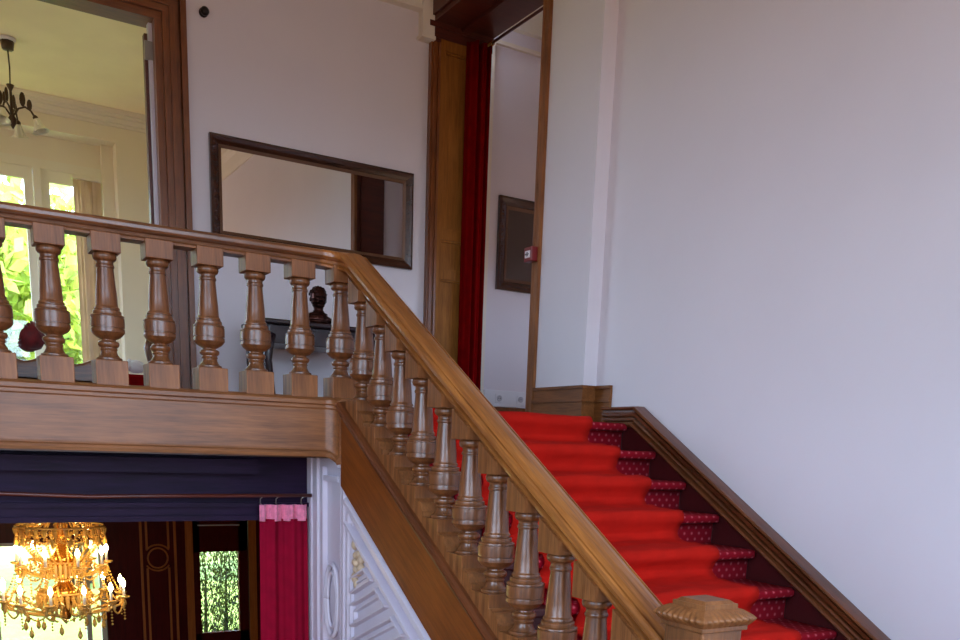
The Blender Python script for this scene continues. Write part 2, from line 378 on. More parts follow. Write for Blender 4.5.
MB().box(1.545, 1.6, YM+.055, YM+.075, 2.62, 2.74).build('hinge', M['steel'], cs)

# ------------------------------------------------------------------ room on the left (cream, with window)
w = MB(); w.box(XL, -.15, 12.0, 12.5, FL, 3.6); w.box(2.13, 3.2, 12.0, 12.5, FL, 3.6); w.box(-.15, 2.13, 12.0, 12.5, 3.28, 3.6); w.box(-.15, 2.13, 12.0, 12.5, FL-.2, .42)
w.box(2.0, 2.13, 12.2, 12.5, .42, 3.28)
w.box(-.15, 2.0, 12.28, 12.5, 3.03, 3.28)
struct('wall_room', w, 'cream', label='cream wall around the window of the far room', cat='wall')
w = MB(); w.box(3.0, 3.2, YM+.18, 12.0, FL, 3.6); struct('wall_room', w, 'cream')
w = MB(); w.box(XL, 3.0, YM+.18, YM+.2, 3.1, 3.6); struct('wall_room', w, 'cream')
w = MB(); w.box(XL, 3.2, YM+.18, 12.5, 3.6, 3.7); struct('ceiling', w, 'creamceil', label='cream ceiling of the far room seen through the opening', cat='ceiling')
w = MB()
for d, z0, z1 in ((.03, 3.44, 3.47), (.06, 3.47, 3.52), (.10, 3.52, 3.55), (.13, 3.55, 3.60)): w.box(XL, 3.0, 12.0-d, 12.0, z0, z1)
struct('trim_4', w, 'mould', label='cream cornice along the far room above the window', cat='cornice')
f = MB(); f.box(-.1, 2.0, 12.28, 12.36, 2.93, 3.03); f.box(1.955, 2.0, 12.28, 12.36, .42, 2.93); f.box(-.1, 0, 12.28, 12.36, .42, 2.93); f.box(1.265, 1.34, 12.25, 12.355, .5, 2.93); f.box(.55, .62, 12.275, 12.355, .5, 2.93); f.box(0, 1.955, 12.26, 12.36, .42, .5)
win2 = f.build('window_2', M['sash']); tag(win2, 'cream casement window with trees outside in the far room', 'window', kind='structure')
for x0, x1 in ((1.345, 1.95), (.625, 1.26), (.005, .545)):
    s = MB(); s.box(x0, x0+.09, 12.29, 12.34, .5, 2.93); s.box(x1-.09, x1, 12.29, 12.34, .5, 2.93); s.box(x0+.09, x1-.09, 12.292, 12.338, 2.80, 2.93); s.box(x0+.09, x1-.09, 12.292, 12.338, .5, .58)
    sh = s.build('sash', M['sash'], win2); MB().box(x0+.09, x1-.09, 12.312, 12.318, .58, 2.80).build('pane', M['pane'], sh)
bl = thing('window_blind', 'beige vertical blind gathered at the right side of the far window', 'blind', (1.83, 12.2, .5))
for k in range(7):
    x = 1.70+k*.042; bb = MB(); a = .5+.25*math.sin(k*2.1); c_, s_ = math.cos(a)*.03, math.sin(a)*.03
    bb.prism([(x-c_, 12.2-s_), (x+c_, 12.2+s_), (x+c_+.002, 12.202+s_), (x-c_+.002, 12.202-s_)], 'Z', .52, 2.86); bb.build('slat', M['blind'], bl)
MB().bbox(1.66, 1.98, 12.16, 12.24, 2.86, 2.90).build('head_rail', M['sash'], bl)

# pendant lamp
lx, ly = .935, 10.5
lp = thing('pendant_lamp', 'bronze floral pendant lamp with frosted glass bells in the cream room', 'lamp', (lx, ly, 3.6))
MB().lathe([(3.6,.075),(3.585,.078),(3.57,.06),(3.568,.04)], (lx,ly,0), 24).build('ceiling_plate', M['white'], lp)
MB().lathe([(3.57,.062),(3.50,.05),(3.495,.01)], (lx,ly,0), 8).build('canopy', M['antique'], lp)
MB().tube([(lx,ly,3.5),(lx+.006,ly,3.35),(lx,ly,3.2)], .007, 8).build('cord', M['antique'], lp)
MB().lathe([(3.21,.006),(3.20,.035),(3.185,.03),(3.15,.012),(2.95,.014),(2.9,.04),(2.86,.03),(2.83,.012),(2.815,.002)], (lx,ly,0), 16).build('stem', M['antique'], lp)
for k, a in enumerate((-.35, 1.25, 2.8, 4.25)):
    ca, sa = math.cos(a), math.sin(a); P = lambda r, z: (lx+ca*r, ly+sa*r, z)
    arm = MB().tube([P(.01,2.93), P(.06,3.0), P(.12,3.02), P(.17,2.99), P(.2,2.94)], .009, 8).build('arm', M['antique'], lp)
    e = P(.205, 2.94)
    tp = Matrix.Rotation(-.35, 3, Vector((-sa, ca, 0)))
    g = MB().lathe([(0,.015),(-.03,.03),(-.08,.042),(-.12,.06),(-.135,.08),(-.13,.078),(-.115,.055),(-.075,.038),(-.03,.026)], (0,0,0), 20)
    g.v = [tuple(Vector(e)+tp @ Vector(v)) for v in g.v]; g.build('shade', M['frosted'], arm)
    c_ = MB().lathe([(.02,.006),(.0,.024),(-.04,.026)], (0,0,0), 12); c_.v = [tuple(Vector(e)+tp @ Vector(v)) for v in c_.v]; c_.build('shade_cup', M['antique'], arm)
    for (r, z, h, wd) in ((.10, 3.06, .13, .035), (.16, 3.03, .10, .03)):
        lf = MB().sphere((0,0,h/2), h/2, 12, (wd/h*1.6, .25, 1)); c0 = P(r, z-.04); lf.v = [(c0[0]+v[0]*ca-v[1]*sa, c0[1]+v[0]*sa+v[1]*ca, c0[2]+v[2]) for v in lf.v]; lf.build('leaf', M['antique'], arm)

# settee, plush, rose
st = thing('settee', 'carved wooden settee with red seat behind the balustrade in the far room', 'settee', (1.05, 8.0, FL))
def crest(x): 
    t = (x-.50)/.72
    return .47+.09*math.cos(2*PI*t)**2*(1 if 0 < t < 1 else 1)-.02*math.cos(4*PI*t)
pts = [(.50+.72*i/24, crest(.50+.72*i/24)) for i in range(25)]
MB().prism(pts+[(1.22, .36), (.50, .36)], 'Y', 7.93, 7.97).build('back_rail', M['oak_x'], st)
t = MB().tube([(x, 7.95, z+.005) for x, z in pts], .02, 8); t.build('crest_moulding', M['oak_x'], st)
for x in (.53, 1.2, 1.72):
    for y in (7.95, 8.5): MB().lathe([(FL,.018),(FL+.08,.028),(FL+.16,.022),(.38,.03)], (x,y,0), 14).build('leg', M['oak_z'], st)
MB().bbox(.5, 1.75, 7.93, 8.52, .34, .40, .008).build('seat_frame', M['oak_x'], st)
MB().bbox(.53, 1.72, 7.98, 8.5, .40, .47, .02, 3).build('seat', M['redcloth'], st)
MB().bbox(1.24, 1.60, 7.925, 7.97, .36, .455, .01, 2).build('side_panel', M['redcloth'], st)
ar = [(1.66,7.95,.38),(1.63,7.95,.50),(1.60,7.95,.60),(1.58,7.95,.68),(1.60,7.95,.735),(1.645,7.95,.74),(1.67,7.95,.705),(1.65,7.95,.675)]
MB().tube(ar, [.022,.024,.026,.028,.028,.026,.022,.016], 10).build('arm_scroll', M['oak_z'], st)
pl_ = thing('plush_toy', 'small white fluffy plush toy with black eye on the red settee', 'toy', (1.5, 8.07, .47))
MB().sphere((1.51,8.07,.535),.062,16,(1.25,.9,.85)).sphere((1.435,8.04,.535),.038,14).build('body', M['plush'], pl_)
MB().sphere((1.425,8.004,.545),.012,10).build('eye', M['black'], pl_)
MB().sphere((1.455,8.03,.575),.016,10,(1,.6,1.1)).build('ear', M['plush'], pl_)
rs = thing('rose', 'dark red rose leaning out of a small white vase behind the balusters', 'flower', (.835, 7.15, FL))
MB().lathe([(FL,.05),(FL+.02,.055),(FL+.14,.065),(FL+.25,.03),(FL+.30,.04),(FL+.30,.034),(FL+.25,.024)], (.835,7.15,0), 24).build('vase', M['white'], rs)
MB().tube([(.835,7.15,FL+.2),(.83,7.15,FL+.33),(.79,7.15,FL+.39),(.74,7.15,FL+.42)], .007, 8).build('stem', M['stem'], rs)
bl_ = MB(); ax = Vector((-.86,-.05,.42)).normalized(); side = ax.cross(Vector((0,1,0))).normalized(); oth = ax.cross(side)
for ring, (r0, r1, n) in enumerate(((.02,.05,4),(.03,.072,6),(.036,.088,8))):
    for k in range(n):
        a0 = 2*PI*k/n+ring*.5
        def pet(u, v, a0=a0, r0=r0, r1=r1, n=n, ring=ring):
            a = a0+(u-.5)*2*PI/n*1.5; h = v; rr = (r0+(r1-r0)*math.sin(min(1,h*1.15)*PI/2))*(1+.08*math.sin(v*PI)*(1 if ring else .5))
            top = .15-.012*ring-.02*(abs(u-.5)*2)**2
            return tuple(Vector((.735,7.15,FL+.415))+ax*(h*top)+side*(rr*math.cos(a)*1.15)+oth*(rr*math.sin(a)*1.15))
        bl_.grid(pet, 6, 6)
bl_.build('bloom', M['rose'], rs, recalc=False)
MB().sphere((.80,7.13,FL+.40),.035,10,(1,.3,.6)).build('leaf', M['stem'], rs)

# ------------------------------------------------------------------ staircase
SL = lambda Y: Z1-(Y1-Y)*TAN
stc = thing('staircase', 'straight flight of stairs covered in red rising to the landing', 'staircase', (2.9, 2.0, MID))
for i in range(10):
    y, z = Y1-GOING*i, Z1-RISE*i-.012
    s = MB(); s.bbox(XS+.02, 3.87, y+.008, y+.36, z-.04, z, .008); s.box(XS+.02, 3.87, y+.05, y+.09, z-RISE-.0, z-.03)
    s.build('step', M['maroon'], stc)
# path of handrail / fascia / string: along the landing, round the corner, down the flight
RB = .15
def path(z_off=0, x_start=XL, y_end=2.0, corner=True, straight=True, flight=True, n=10, vs=1.12):
    P = []
    if straight: P.append(((x_start, YL, z_off), (0,-1,0), 1)); P.append(((XS-RB, YL, z_off), (0,-1,0), 1))
    if corner:
        for k in range(0 if not straight else 1, n+1):
            th = PI/2*k/n; drop = .034*(k/n)**1.6
            P.append(((XS-RB+RB*math.sin(th), YL-RB+RB*math.cos(th), z_off-drop), (-math.sin(th), -math.cos(th), 0), 1+(vs-1)*k/n))
    if flight:
        ys = [YL-RB-.02, y_end] if corner else [YL-RB, y_end]
        for yy in ys: P.append(((XS, yy, z_off-.034-(YL-RB-yy)*TAN), (-1,0,0), vs))
    return P
# landing fascia with mouldings (out is towards the viewer)
fs = [(-.06,-.085),(.085,-.085),(.10,-.09),(.105,-.075),(.10,-.062),(.088,-.055),(.085,-.045),(.085,.165),(.092,.172),(.092,.186),(.104,.194),(.104,.212),(.09,.222),(.06,.232),(-.07,.232),(-.07,.2),(-.06,.2)]
MB().sweep(fs, path(0, x_start=XL+.01, flight=False)).build('landing_fascia', M['fascia'], stc)
def along(sec, name, mat): MB().sweep(sec, [((XS, y, -.034-(YL-RB-y)*TAN), (-1,0,0), 1) for y in (YL-RB+.005, 1.95)]).build(name, M[mat], stc)
along([(-.06,-.215),(.075,-.215),(.075,.18),(-.06,.18)], 'string_board', 'string')
along([(-.07,.17),(.080,.17),(.09,.176),(.09,.188),(.078,.192),(.078,.2),(.098,.204),(.108,.216),(.104,.23),(.09,.242),(.06,.245),(-.07,.245)], 'string_cap', 'wain')
# wall stringer with stepped mouldings
kk = (4.568, .281)
def wl(Y): return kk[1] if Y >= kk[0] else kk[1]-(kk[0]-Y)*.586
ws = [(0,0),(-.05,.0),(-.088,-.003),(-.096,-.014),(-.09,-.022),(-.07,-.026),(-.07,-.034),(-.084,-.037),(-.080,-.06),(-.066,-.064),(-.062,-.072),(-.082,-.076),(-.086,-.088),(-.07,-.092),(-.066,-.099),(-.102,-.102),(-.108,-.116),(-.098,-.13),(-.06,-.134),(0,-.134)]
MB().sweep(ws, [((XW-.003, 4.89, kk[1]), (1,0,0), 1), ((XW-.003, kk[0], kk[1]), (1,0,0), 1), ((XW-.003, 1.6, wl(1.6)), (1,0,0), 1)]).build('wall_moulding', M['wain'], stc)
MB().prism([(4.9, .16), (4.568, .16), (1.8, wl(1.8)-.12), (1.8, MID), (2.0, MID), (4.9, -.6)], 'X', 3.868, 3.946).build('wall_string', M['maroon'], stc)

# ------------------------------------------------------------------ carpets
def stair_profile(off, drape):
    P = []
    for i in range(10):
        y, z = Y1-GOING*i, Z1-RISE*i
        if not drape:
            if i == 0: P.append((y+.30, z+off))
            P += [(y+.10, z+off), (y+.012, z+off), (y-.004, z+off-.006), (y-.010, z-.012), (y-.010, z-.034), (y-.004, z-.046), (y+.012, z-.05), (y+.036, z-.055), (y+.040, z-.10), (y+.040, z-RISE+.012), (y+.034, z-RISE+off+.002)]
            P += [(y-.05, z-RISE+off), (y-.15, z-RISE+off)]
    return P
def strip(prof, x0, x1, th, name, mat, parent, nu=1, wob=None):
    L = [0]
    for i in range(1, len(prof)): L.append(L[-1]+math.dist(prof[i-1], prof[i]))
    mb = MB(); uv = []; n = len(prof)
    nrm = []
    for i in range(n):
        a = Vector((0,)+prof[max(0,i-1)]); b = Vector((0,)+prof[min(n-1,i+1)]); t = (b-a).normalized(); nn = Vector((0, t.z, -t.y)); nrm.append(nn if True else nn)
    for layer in (0, 1):
        for i in range(n):
            for k in range(nu+1):
                x = x0+(x1-x0)*k/nu; y, z = prof[i]
                if wob: dx, dy, dz = wob(k/nu, L[i]); x += dx; y += dy; z += dz
                v = Vector((x, y, z))+nrm[i]*(th*layer); mb.v.append(tuple(v)); uv.append((x, L[i]))
    W = nu+1
    for layer in (0, 1):
        for i in range(n-1):
            for k in range(nu):
                a = layer*n*W+i*W+k; mb.f.append((a, a+1, a+W+1, a+W)); mb.sm.append(True)
    for i in range(n-1):
        for k in (0, nu):
            a = i*W+k; mb.f.append((a, a+W, a+W+n*W, a+n*W)); mb.sm.append(False)
    for i in (0, n-1):
        for k in range(nu):
            a = i*W+k; mb.f.append((a, a+1, a+1+n*W, a+n*W)); mb.sm.append(False)
    return mb.build(name, M[mat], parent, uv=uv)
ca = strip(stair_profile(.0, False), 2.3, 3.852, -.008, 'stair_carpet', 'carpet', None)
tag(ca, 'maroon stair carpet with rows of small pink dots fitted to every step', 'carpet')
def cat(P, n=6):
    out = []
    for i in range(len(P)-1):
        p0, p1, p2, p3 = P[max(0,i-1)], P[i], P[i+1], P[min(len(P)-1,i+2)]
        for k in range(n):
            t = k/n
            out.append(tuple(.5*((2*p1[j])+(-p0[j]+p2[j])*t+(2*p0[j]-5*p1[j]+4*p2[j]-p3[j])*t*t+(-p0[j]+3*p1[j]-3*p2[j]+p3[j])*t**3) for j in (0, 1)))
    return out+[P[-1]]
R = [(Y1+.28, Z1+.012)]
for i in range(10):
    y, z = Y1-GOING*i, Z1-RISE*i; j = random.uniform(-.008, .008)
    R += [(y+.05, z+.016), (y-.014, z+.010), (y-.034, z-.025), (y-.004+j, z-.070), (y+.006+j, z-.108), (y-.03+j, z-.140), (y-.13, z-.150)]
R[-1] = (R[-1][0], R[-1][1]-.0)
wobr = [random.uniform(0, 6.28) for _ in range(8)]
def wob(u, l):
    e = u**6
    dz = .006*math.sin(l*19+u*5+wobr[0])*math.sin(u*7+wobr[1])+.004*math.sin(l*41+u*11)
    return (.010*math.sin(l*14+wobr[2])*e, -abs(.006*math.sin(l*9+u*4+wobr[3])), abs(dz)+.004)
ru = strip(cat(R), 2.42, 3.54, .006, 'carpet_runner', 'runner', None, nu=18, wob=wob)
tag(ru, 'bright red loose carpet runner draped down the middle of the stairs', 'carpet')

# ------------------------------------------------------------------ balustrade
bal = thing('balustrade', 'turned oak balustrade along the landing and down the red stairs', 'balustrade', (XS, YL, FL))
HB, HT = .112, .608
prof = [(HB-.004,.058),(HB+.004,.061),(.124,.060),(.128,.050),(.138,.043),(.150,.038),(.158,.037),(.162,.040),(.166,.041),(.170,.038),(.174,.038),(.178,.044),(.184,.0485),(.191,.050),(.198,.0485),(.203,.043),(.206,.035),(.211,.034),
        (.215,.040),(.220,.051),(.227,.062),(.235,.070),(.243,.0755),(.245,.078),(.258,.0782),(.262,.0775),(.2625,.072),(.2675,.072),(.268,.0778),(.290,.0785),(.3125,.0778),(.313,.072),(.3175,.072),(.318,.078),(.323,.077),(.327,.071),(.3285,.065),(.335,.066),(.343,.0655),(.347,.061),(.3475,.054),(.352,.054),(.3525,.059),(.360,.0575),(.364,.053),(.368,.0515),
        (.42,.0488),(.48,.0435),(.535,.0388),(.541,.0385),(.543,.042),(.549,.0435),(.555,.042),(.558,.0395),(.566,.0385),(.572,.040),(.576,.048),(.582,.053),(.590,.0555),(.598,.055),(.606,.051),(.609,.049)]
def baluster(x, y, z, flight, first=[None, None]):
    k = 1 if flight else 0
    if first[k] is None:
        sh = MB().lathe(prof, (XS, YL, FL), 36).build('baluster', M['oak_z'], bal, auto=math.radians(28))
        h = .074
        if flight:
            bb = MB().prism([(YL-h, FL-.05-h*TAN), (YL+h, FL-.05+h*TAN), (YL+h, FL+HB), (YL-h, FL+HB)], 'X', XS-h, XS+h)
            h2 = .066; tb = MB().prism([(YL-h2, FL+HT), (YL+h2, FL+HT), (YL+h2, FL+.70+h2*TAN), (YL-h2, FL+.70-h2*TAN)], 'X', XS-h2, XS+h2)
        else:
            bb = MB().bbox(XS-h, XS+h, YL-h, YL+h, FL-.01, FL+HB, .003); h2 = .066; tb = MB().bbox(XS-h2, XS+h2, YL-h2, YL+h2, FL+HT, FL+.695, .003)
        b1 = bb.build('base_block', M['base_z'], sh); b2 = tb.build('top_block', M['base_z'], sh)
        first[k] = (sh, b1, b2); o = sh
    else:
        sh, b1, b2 = first[k]; o = sh.copy(); C.objects.link(o); o.parent = bal
        for c in (b1, b2): d = c.copy(); C.objects.link(d); d.parent = o
    o.location = (x-XS, y-YL, z-FL)
BASE = .232
for i in range(-4, 6): baluster(.552+SP*i, YL, BASE, False)
baluster(2.005, 4.895, BASE-.004, False)
S0 = (4.632, .102)
for i in range(11): baluster(XS, S0[0]-GO*i, S0[1]-.13719*i, True)
# small scrolled infill blocks between the stair balusters
for i in range(11):
    y = S0[0]-GO*i-.074; z = S0[1]-.13719*i-.074*TAN; g = GO-.148
    top = [(0, .10), (.006, .112), (.016, .104), (.03, .098), (.045, .10), (.058, .092), (g-.012, .06), (g, .05)]
    poly = [(y, z-.06)]+[(y-a, z+hh-.012) for a, hh in top]+[(y-g, z-.06-g*TAN)]
    MB().prism(poly, 'X', XS-.0725, XS+.0725).build('infill_block', M['base_z'], bal)
rail_sec = [(.034,.0),(.050,0),(.052,.010),(.046,.016),(.036,.022),(.034,.036),(.044,.041),(.064,.043),(.072,.051),(.073,.066),(.068,.077),(.061,.081),(.0575,.072),(.0535,.072),(.051,.081),(.03,.088),(0,.090)]
rail_sec = rail_sec+[(-u, v) for u, v in rail_sec[::-1][1:]]
pt = path(.913, y_end=2.075)
MB().sweep(rail_sec, pt[:2]).build('handrail', M['oak_x'], bal)
MB().sweep(rail_sec, pt[1:-2]+[pt[-2]]).build('handrail', M['rail'], bal)
MB().sweep(rail_sec, pt[-2:]).build('handrail', M['rail'], bal)
# newel post
NX, NY, NZ = XS, 1.999, -.498
nw = MB(); h = .083
nw.bbox(NX-h, NX+h, NY-h, NY+h, MID, NZ+.005, .004); nw.bbox(NX-h-.012, NX+h+.012, NY-h-.012, NY+h+.012, NZ-.03, NZ-.012, .004); nw.bbox(NX-h-.02, NX+h+.02, NY-h-.02, NY+h+.02, MID, MID+.2, .006)
np_ = nw.build('newel_post', M['oak_z'], bal)
H = .1056
cap = MB(); 
def skirt(q):
    def fn(u, v):
        # v 0..1 up the ovolo, u along the side; slanting ribs carved in it
        zz = -.016+.052*v; out = -.012+.020*math.sin(PI*min(1, v*1.25)*.62) if v < .45 else .0075-.036*((v-.45)/.55)**1.5
        rib = .009*abs(math.sin((u*9+v*.9)*PI))*math.sin(PI*min(1,max(0,v)))*min(1, 6*u, 6*(1-u))
        hw = H+out; a = (-1+2*u)*hw; d = hw+rib
        x, y = [(a, -d), (d, a), (-a, d), (-d, -a)][q]
        return (NX+x, NY+y, NZ+zz)
    return fn
for q in range(4): cap.grid(skirt(q), 66, 10)
cap.box(NX-.1, NX+.1, NY-.1, NY+.1, NZ-.006, NZ)
cp = cap.build('newel_cap', M['base_z'], np_, recalc=False)
tp = MB(); tp.bbox(NX-.074, NX+.074, NY-.074, NY+.074, NZ+.0, NZ+.036, .002)
def fr4(h0, z0, h1, z1): tp.add([(NX-h0,NY-h0,NZ+z0),(NX+h0,NY-h0,NZ+z0),(NX+h0,NY+h0,NZ+z0),(NX-h0,NY+h0,NZ+z0),(NX-h1,NY-h1,NZ+z1),(NX+h1,NY-h1,NZ+z1),(NX+h1,NY+h1,NZ+z1),(NX-h1,NY+h1,NZ+z1)], [(0,1,5,4),(1,2,6,5),(2,3,7,6),(3,0,4,7),(4,5,6,7),(3,2,1,0)])
fr4(.070, .03, .070, .050); fr4(.064, .050, .052, .060)
tp.build('cap_top', M['base_z'], np_)

# ------------------------------------------------------------------ white panelling under the flight
wp = thing('stair_panelling', 'white carved panelling and pilaster under the oak stair string', 'wall panelling', (2.0, 4.9, LOW))
XF = 1.99
def sz(Y): return -.034-(YL-RB-Y)*TAN-.215   # underside of the string
MB().prism([(5.3, LOW), (5.3, -.1), (4.76, -.1), (4.76, sz(4.76)+.05), (1.95, sz(1.95)+.05), (1.95, LOW)], 'X', XF, XF+.1).build('backing', M['white'], wp)
pil = MB()
for y0, y1, d in ((4.70, 4.735, .02), (4.735, 4.765, .032), (4.765, 4.80, .016), (4.80, 4.828, .022), (5.055, 5.085, .03), (5.085, 5.13, .02), (5.13, 5.17, .036), (5.17, 5.235, .024), (5.235, 5.3, .034)): pil.box(XF-d, XF+.05, y0, y1, LOW, min(-.1, sz(y0)+.06))
pil.box(XF-.03, XF+.05, 4.83, 5.055, -.15, -.1); pil.box(XF-.026, XF+.05, 4.83, 5.055, -.23, -.2)
plo = pil.build('pilaster', M['white'], wp)
cy_, cz_ = 4.94, -.925
for (ry, rz, r) in ((.098, .215, .014), (.07, .165, .011)):
    MB().tube([(XF-.016, cy_+ry*math.cos(2*PI*k/40), cz_+rz*math.sin(2*PI*k/40)) for k in range(41)], r, 8).build('oval_moulding', M['white'], plo)
# sloping frame and nested diagonal battens in the triangle
def slat(mb, p, q, wd, d0, d1):
    p, q = Vector((0,)+p), Vector((0,)+q); t = (q-p).normalized(); n = Vector((0, -t.z, t.y))*wd/2
    a = [p-n, p+n, q+n, q-n]; m_ = [p-n*.5, p+n*.5, q+n*.5, q-n*.5]
    vs = [(XF+d0, v.y, v.z) for v in a]+[(XF-d1, v.y, v.z) for v in m_]
    mb.add(vs, [(4,5,6,7),(0,1,5,4),(1,2,6,5),(2,3,7,6),(3,0,4,7)])
fr = MB()
for off, wd, d in ((.03, .045, .05), (.085, .03, .02), (.135, .03, .045), (.178, .02, .02)):
    slat(fr, (4.70, sz(4.70)-off*1.16), (2.2, sz(2.2)-off*1.16), wd, .0, d)
for y, wd, d in ((4.685, .03, .03), (4.655, .02, .018)): slat(fr, (y, sz(y)-.1), (y, LOW), wd, 0, d)
fr.build('frame', M['white'], wp)
bt = MB(); s_ = math.sin(SLOPE); c_ = math.cos(SLOPE)
def uvp(o, a, b): return (o[0]-a*c_+b*s_*1, o[1]-a*s_-b*c_)    # a runs down the slope, b square to it (downwards)
YB = 4.635
def tmax(z0): return (sz(YB)-.23-z0)/.93       # where a batten rising towards the stair foot meets the sloping frame
for z0, z1 in ((-.75, -.83), (-.90, -1.02), (-1.10, -1.22), (-1.30, -1.44), (-1.54, -1.70), (-1.80, -1.98)):
    for ins in (0, .03):
        za, zb = z0-ins, z1+ins; ta, tb = tmax(za)-.015-ins, tmax(zb)-.015-ins
        if ta < .08: continue
        e = lambda z, t: (YB-ins-.92*t, z+.39*t)
        slat(bt, e(za, 0), e(za, ta), .022, 0, .034-ins*.4); slat(bt, e(zb, 0), e(zb, tb), .022, 0, .034-ins*.4)
        slat(bt, e(za, ta), e(zb, tb), .022, 0, .034-ins*.4); slat(bt, e(za, 0), e(zb, 0), .018, 0, .034-ins*.4)
bt.build('battens', M['white'], wp)
ro = MB()
for k in range(7):
    a = 2*PI*k/7; ro.sphere((XF-.014, 4.56+.042*math.cos(a), -.655+.05*math.sin(a)), .024, 10, (.9,1,1))
ro.sphere((XF-.026, 4.56, -.655), .022, 10)
for y, z, r in ((4.61, -.74, .022), (4.585, -.775, .02), (4.615, -.56, .02), (4.60, -.52, .016)): ro.sphere((XF-.012, y, z), r, 10, (1,1,1.5))
ro.build('carved_flower', M['paleflower'], wp)

# ------------------------------------------------------------------ opening under the landing
hd = MB(); hd.box(XL, 2.0, 5.3, 5.45, -.48, -.1); hd.box(XL, 1.62, 5.18, 5.3, -.205, -.125); hd.box(XL, 2.0, 5.27, 5.3, -.40, -.375); hd.box(XL, 1.66, 5.285, 5.3, -.48, -.45); hd.box(1.88, 2.0, 5.302, 5.45, LOW, -.48)
struct('trim_5', hd, 'dark', label='dark wooden header under the landing behind the curtain rod', cat='header')
rod = thing('curtain_rod', 'dark curtain rod running under the landing', 'curtain rod', (0, 5.22, -.335))
MB().tube([(XL,5.22,-.325),(-.5,5.22,-.325),(.3,5.22,-.323),(.7,5.22,-.338),(1.0,5.22,-.334),(1.953,5.22,-.328)], .011, 10).build('rod', M['lintel'], rod)
for x in (-1.5, .2, 1.945): MB().tube([(x,5.22,-.33),(x,5.3,-.33)], .008, 8).build('bracket', M['black'], rod)
cu = thing('curtain', 'wine red curtain with pink heading tape hanging beside the white pilaster', 'curtain', (1.8, 5.24, LOW))
def fold(x0, x1, y, amp, n, seed):
    rr = random.Random(seed); ph = rr.random()*6
    return lambda u: (x0+(x1-x0)*u, y+amp*math.sin(u*n*2*PI+ph)+amp*.4*math.sin(u*n*4.6*PI+ph*2))
def drape(mb, fn, z0, z1, th=.012, nu=80, nv=10, flare=0):
    mb.grid(lambda u, v: (fn(u)[0]+flare*(1-v)*(u-.5), fn(u)[1]*1+0*th, z0+(z1-z0)*v), nu, nv)
    return mb
def thick(o, t):
    m = o.modifiers.new('cloth_thickness', 'SOLIDIFY'); m.thickness = t; m.offset = 0; return o
fn = fold(1.648, 1.94, 5.25, .016, 2.2, 3)
thick(drape(MB(), fn, LOW+.02, -.47, flare=.03).build('cloth', M['winecloth'], cu, recalc=False), .005)
fn2 = fold(1.642, 1.94, 5.248, .018, 3.6, 5)
thick(drape(MB(), fn2, -.482, -.385).build('heading_tape', M['pink'], cu, recalc=False), .007)
for x in (1.655, 1.75, 1.905):
    MB().tube([(x,5.24,-.39),(x-.012,5.235,-.375),(x-.014,5.225,-.35),(x,5.215,-.334),(x+.012,5.22,-.326),(x+.010,5.23,-.34)], .0035, 6).build('hook', M['steel'], cu)

# ------------------------------------------------------------------ hall below: far wall, glazed door, window
FY = 12.2; K = 1.22
def k(x): return x*K
w = MB(); w.box(k(1.472), k(2.38), FY, FY+.15, LOW, -.1); w.box(k(2.995), 4.2, FY, FY+.15, LOW, -.1); w.box(-1.0, k(1.472), FY, FY+.15, -1.347, -.1); w.box(XL, -1.0, FY, FY+.15, LOW, -.1); w.box(-1.0, k(1.472), FY, FY+.15, LOW, LOW+.1)
w.box(k(2.38), k(2.995), FY, FY+.15, -1.0, -.1)
struct('wall_hall', w, 'panel', label='dark mahogany panelled wall of the room below the landing', cat='wall')
w = MB(); w.box(4.0, 4.2, 5.45, FY, LOW, -.1); struct('wall_hall', w, 'panel')
w = MB(); w.box(2.1, 4.0, 5.4, 5.5, LOW, -.1); struct('wall_hall', w, 'panel')
w = MB(); w.box(XL, 4.2, 5.45, FY+.1, -.13, -.1); struct('ceiling', w, 'panel')
t = MB()
for x0, x1 in ((1.83,1.855),(2.18,2.205),(2.30,2.38),(2.995,3.08)): t.box(k(x0), k(x1), FY-.02, FY, LOW, -.1)
pcx, pcz = k(2.01), k(-1.298)
for x0, x1 in ((1.89,1.912),(2.113,2.135)):
    for z0, z1 in ((-.1, pcz+.12), (pcz-.13, LOW)): t.box(k(x0), k(x1), FY-.012, FY, z0, z1)
for sgn in (1, -1):
    t.tube([(pcx+.175*math.cos(a), FY-.006, pcz+.005+.17*math.sin(a)) for a in [sgn*(PI*.2+PI*.6*i/14) for i in range(15)]], .012, 6)
t.tube([(pcx+.125*math.cos(2*PI*i/32), FY-.006, pcz+.13*math.sin(2*PI*i/32)) for i in range(33)], .012, 6)
struct('trim_6', t, 'inlay', label='light wooden inlay lines and ring on the dark panelled wall below', cat='panel inlay')
d = MB(); x0, x1 = k(2.385), k(2.99)
d.box(x0, k(2.458), FY+.02, FY+.08, LOW, -1.0); d.box(k(2.888), x1, FY+.02, FY+.08, LOW, -1.0); d.box(x0, x1, FY+.02, FY+.08, -1.525, -1.0); d.box(x0, x1, FY+.02, FY+.08, LOW, LOW+.25)
dd = d.build('door_3', M['panel']); tag(dd, 'dark wooden door with a tall glass pane and hedge behind it', 'door', kind='structure')
MB().box(k(2.458), k(2.888), FY+.045, FY+.05, LOW+.25, -1.525).build('pane', M['pane'], dd)
MB().box(k(2.44), k(2.9), FY+.0, FY+.02, -1.175, -1.16).build('closer_rail', M['socket'], dd)
f = MB()
for x in (-.97, .55, k(1.30), k(1.445)): f.box(x-.03, x+.03, FY+.03, FY+.09, LOW+.1, -1.347)
f.box(-1, k(1.472), FY+.03, FY+.09, -1.39, -1.347); f.box(-1, k(1.472), FY+.03, FY+.09, LOW+.1, LOW+.16)
w3 = f.build('window_3', M['sash']); tag(w3, 'bright tall window behind the crystal chandelier', 'window', kind='structure')
MB().box(-1, k(1.472), FY+.055, FY+.06, LOW+.1, -1.35).build('pane', M['pane'], w3)

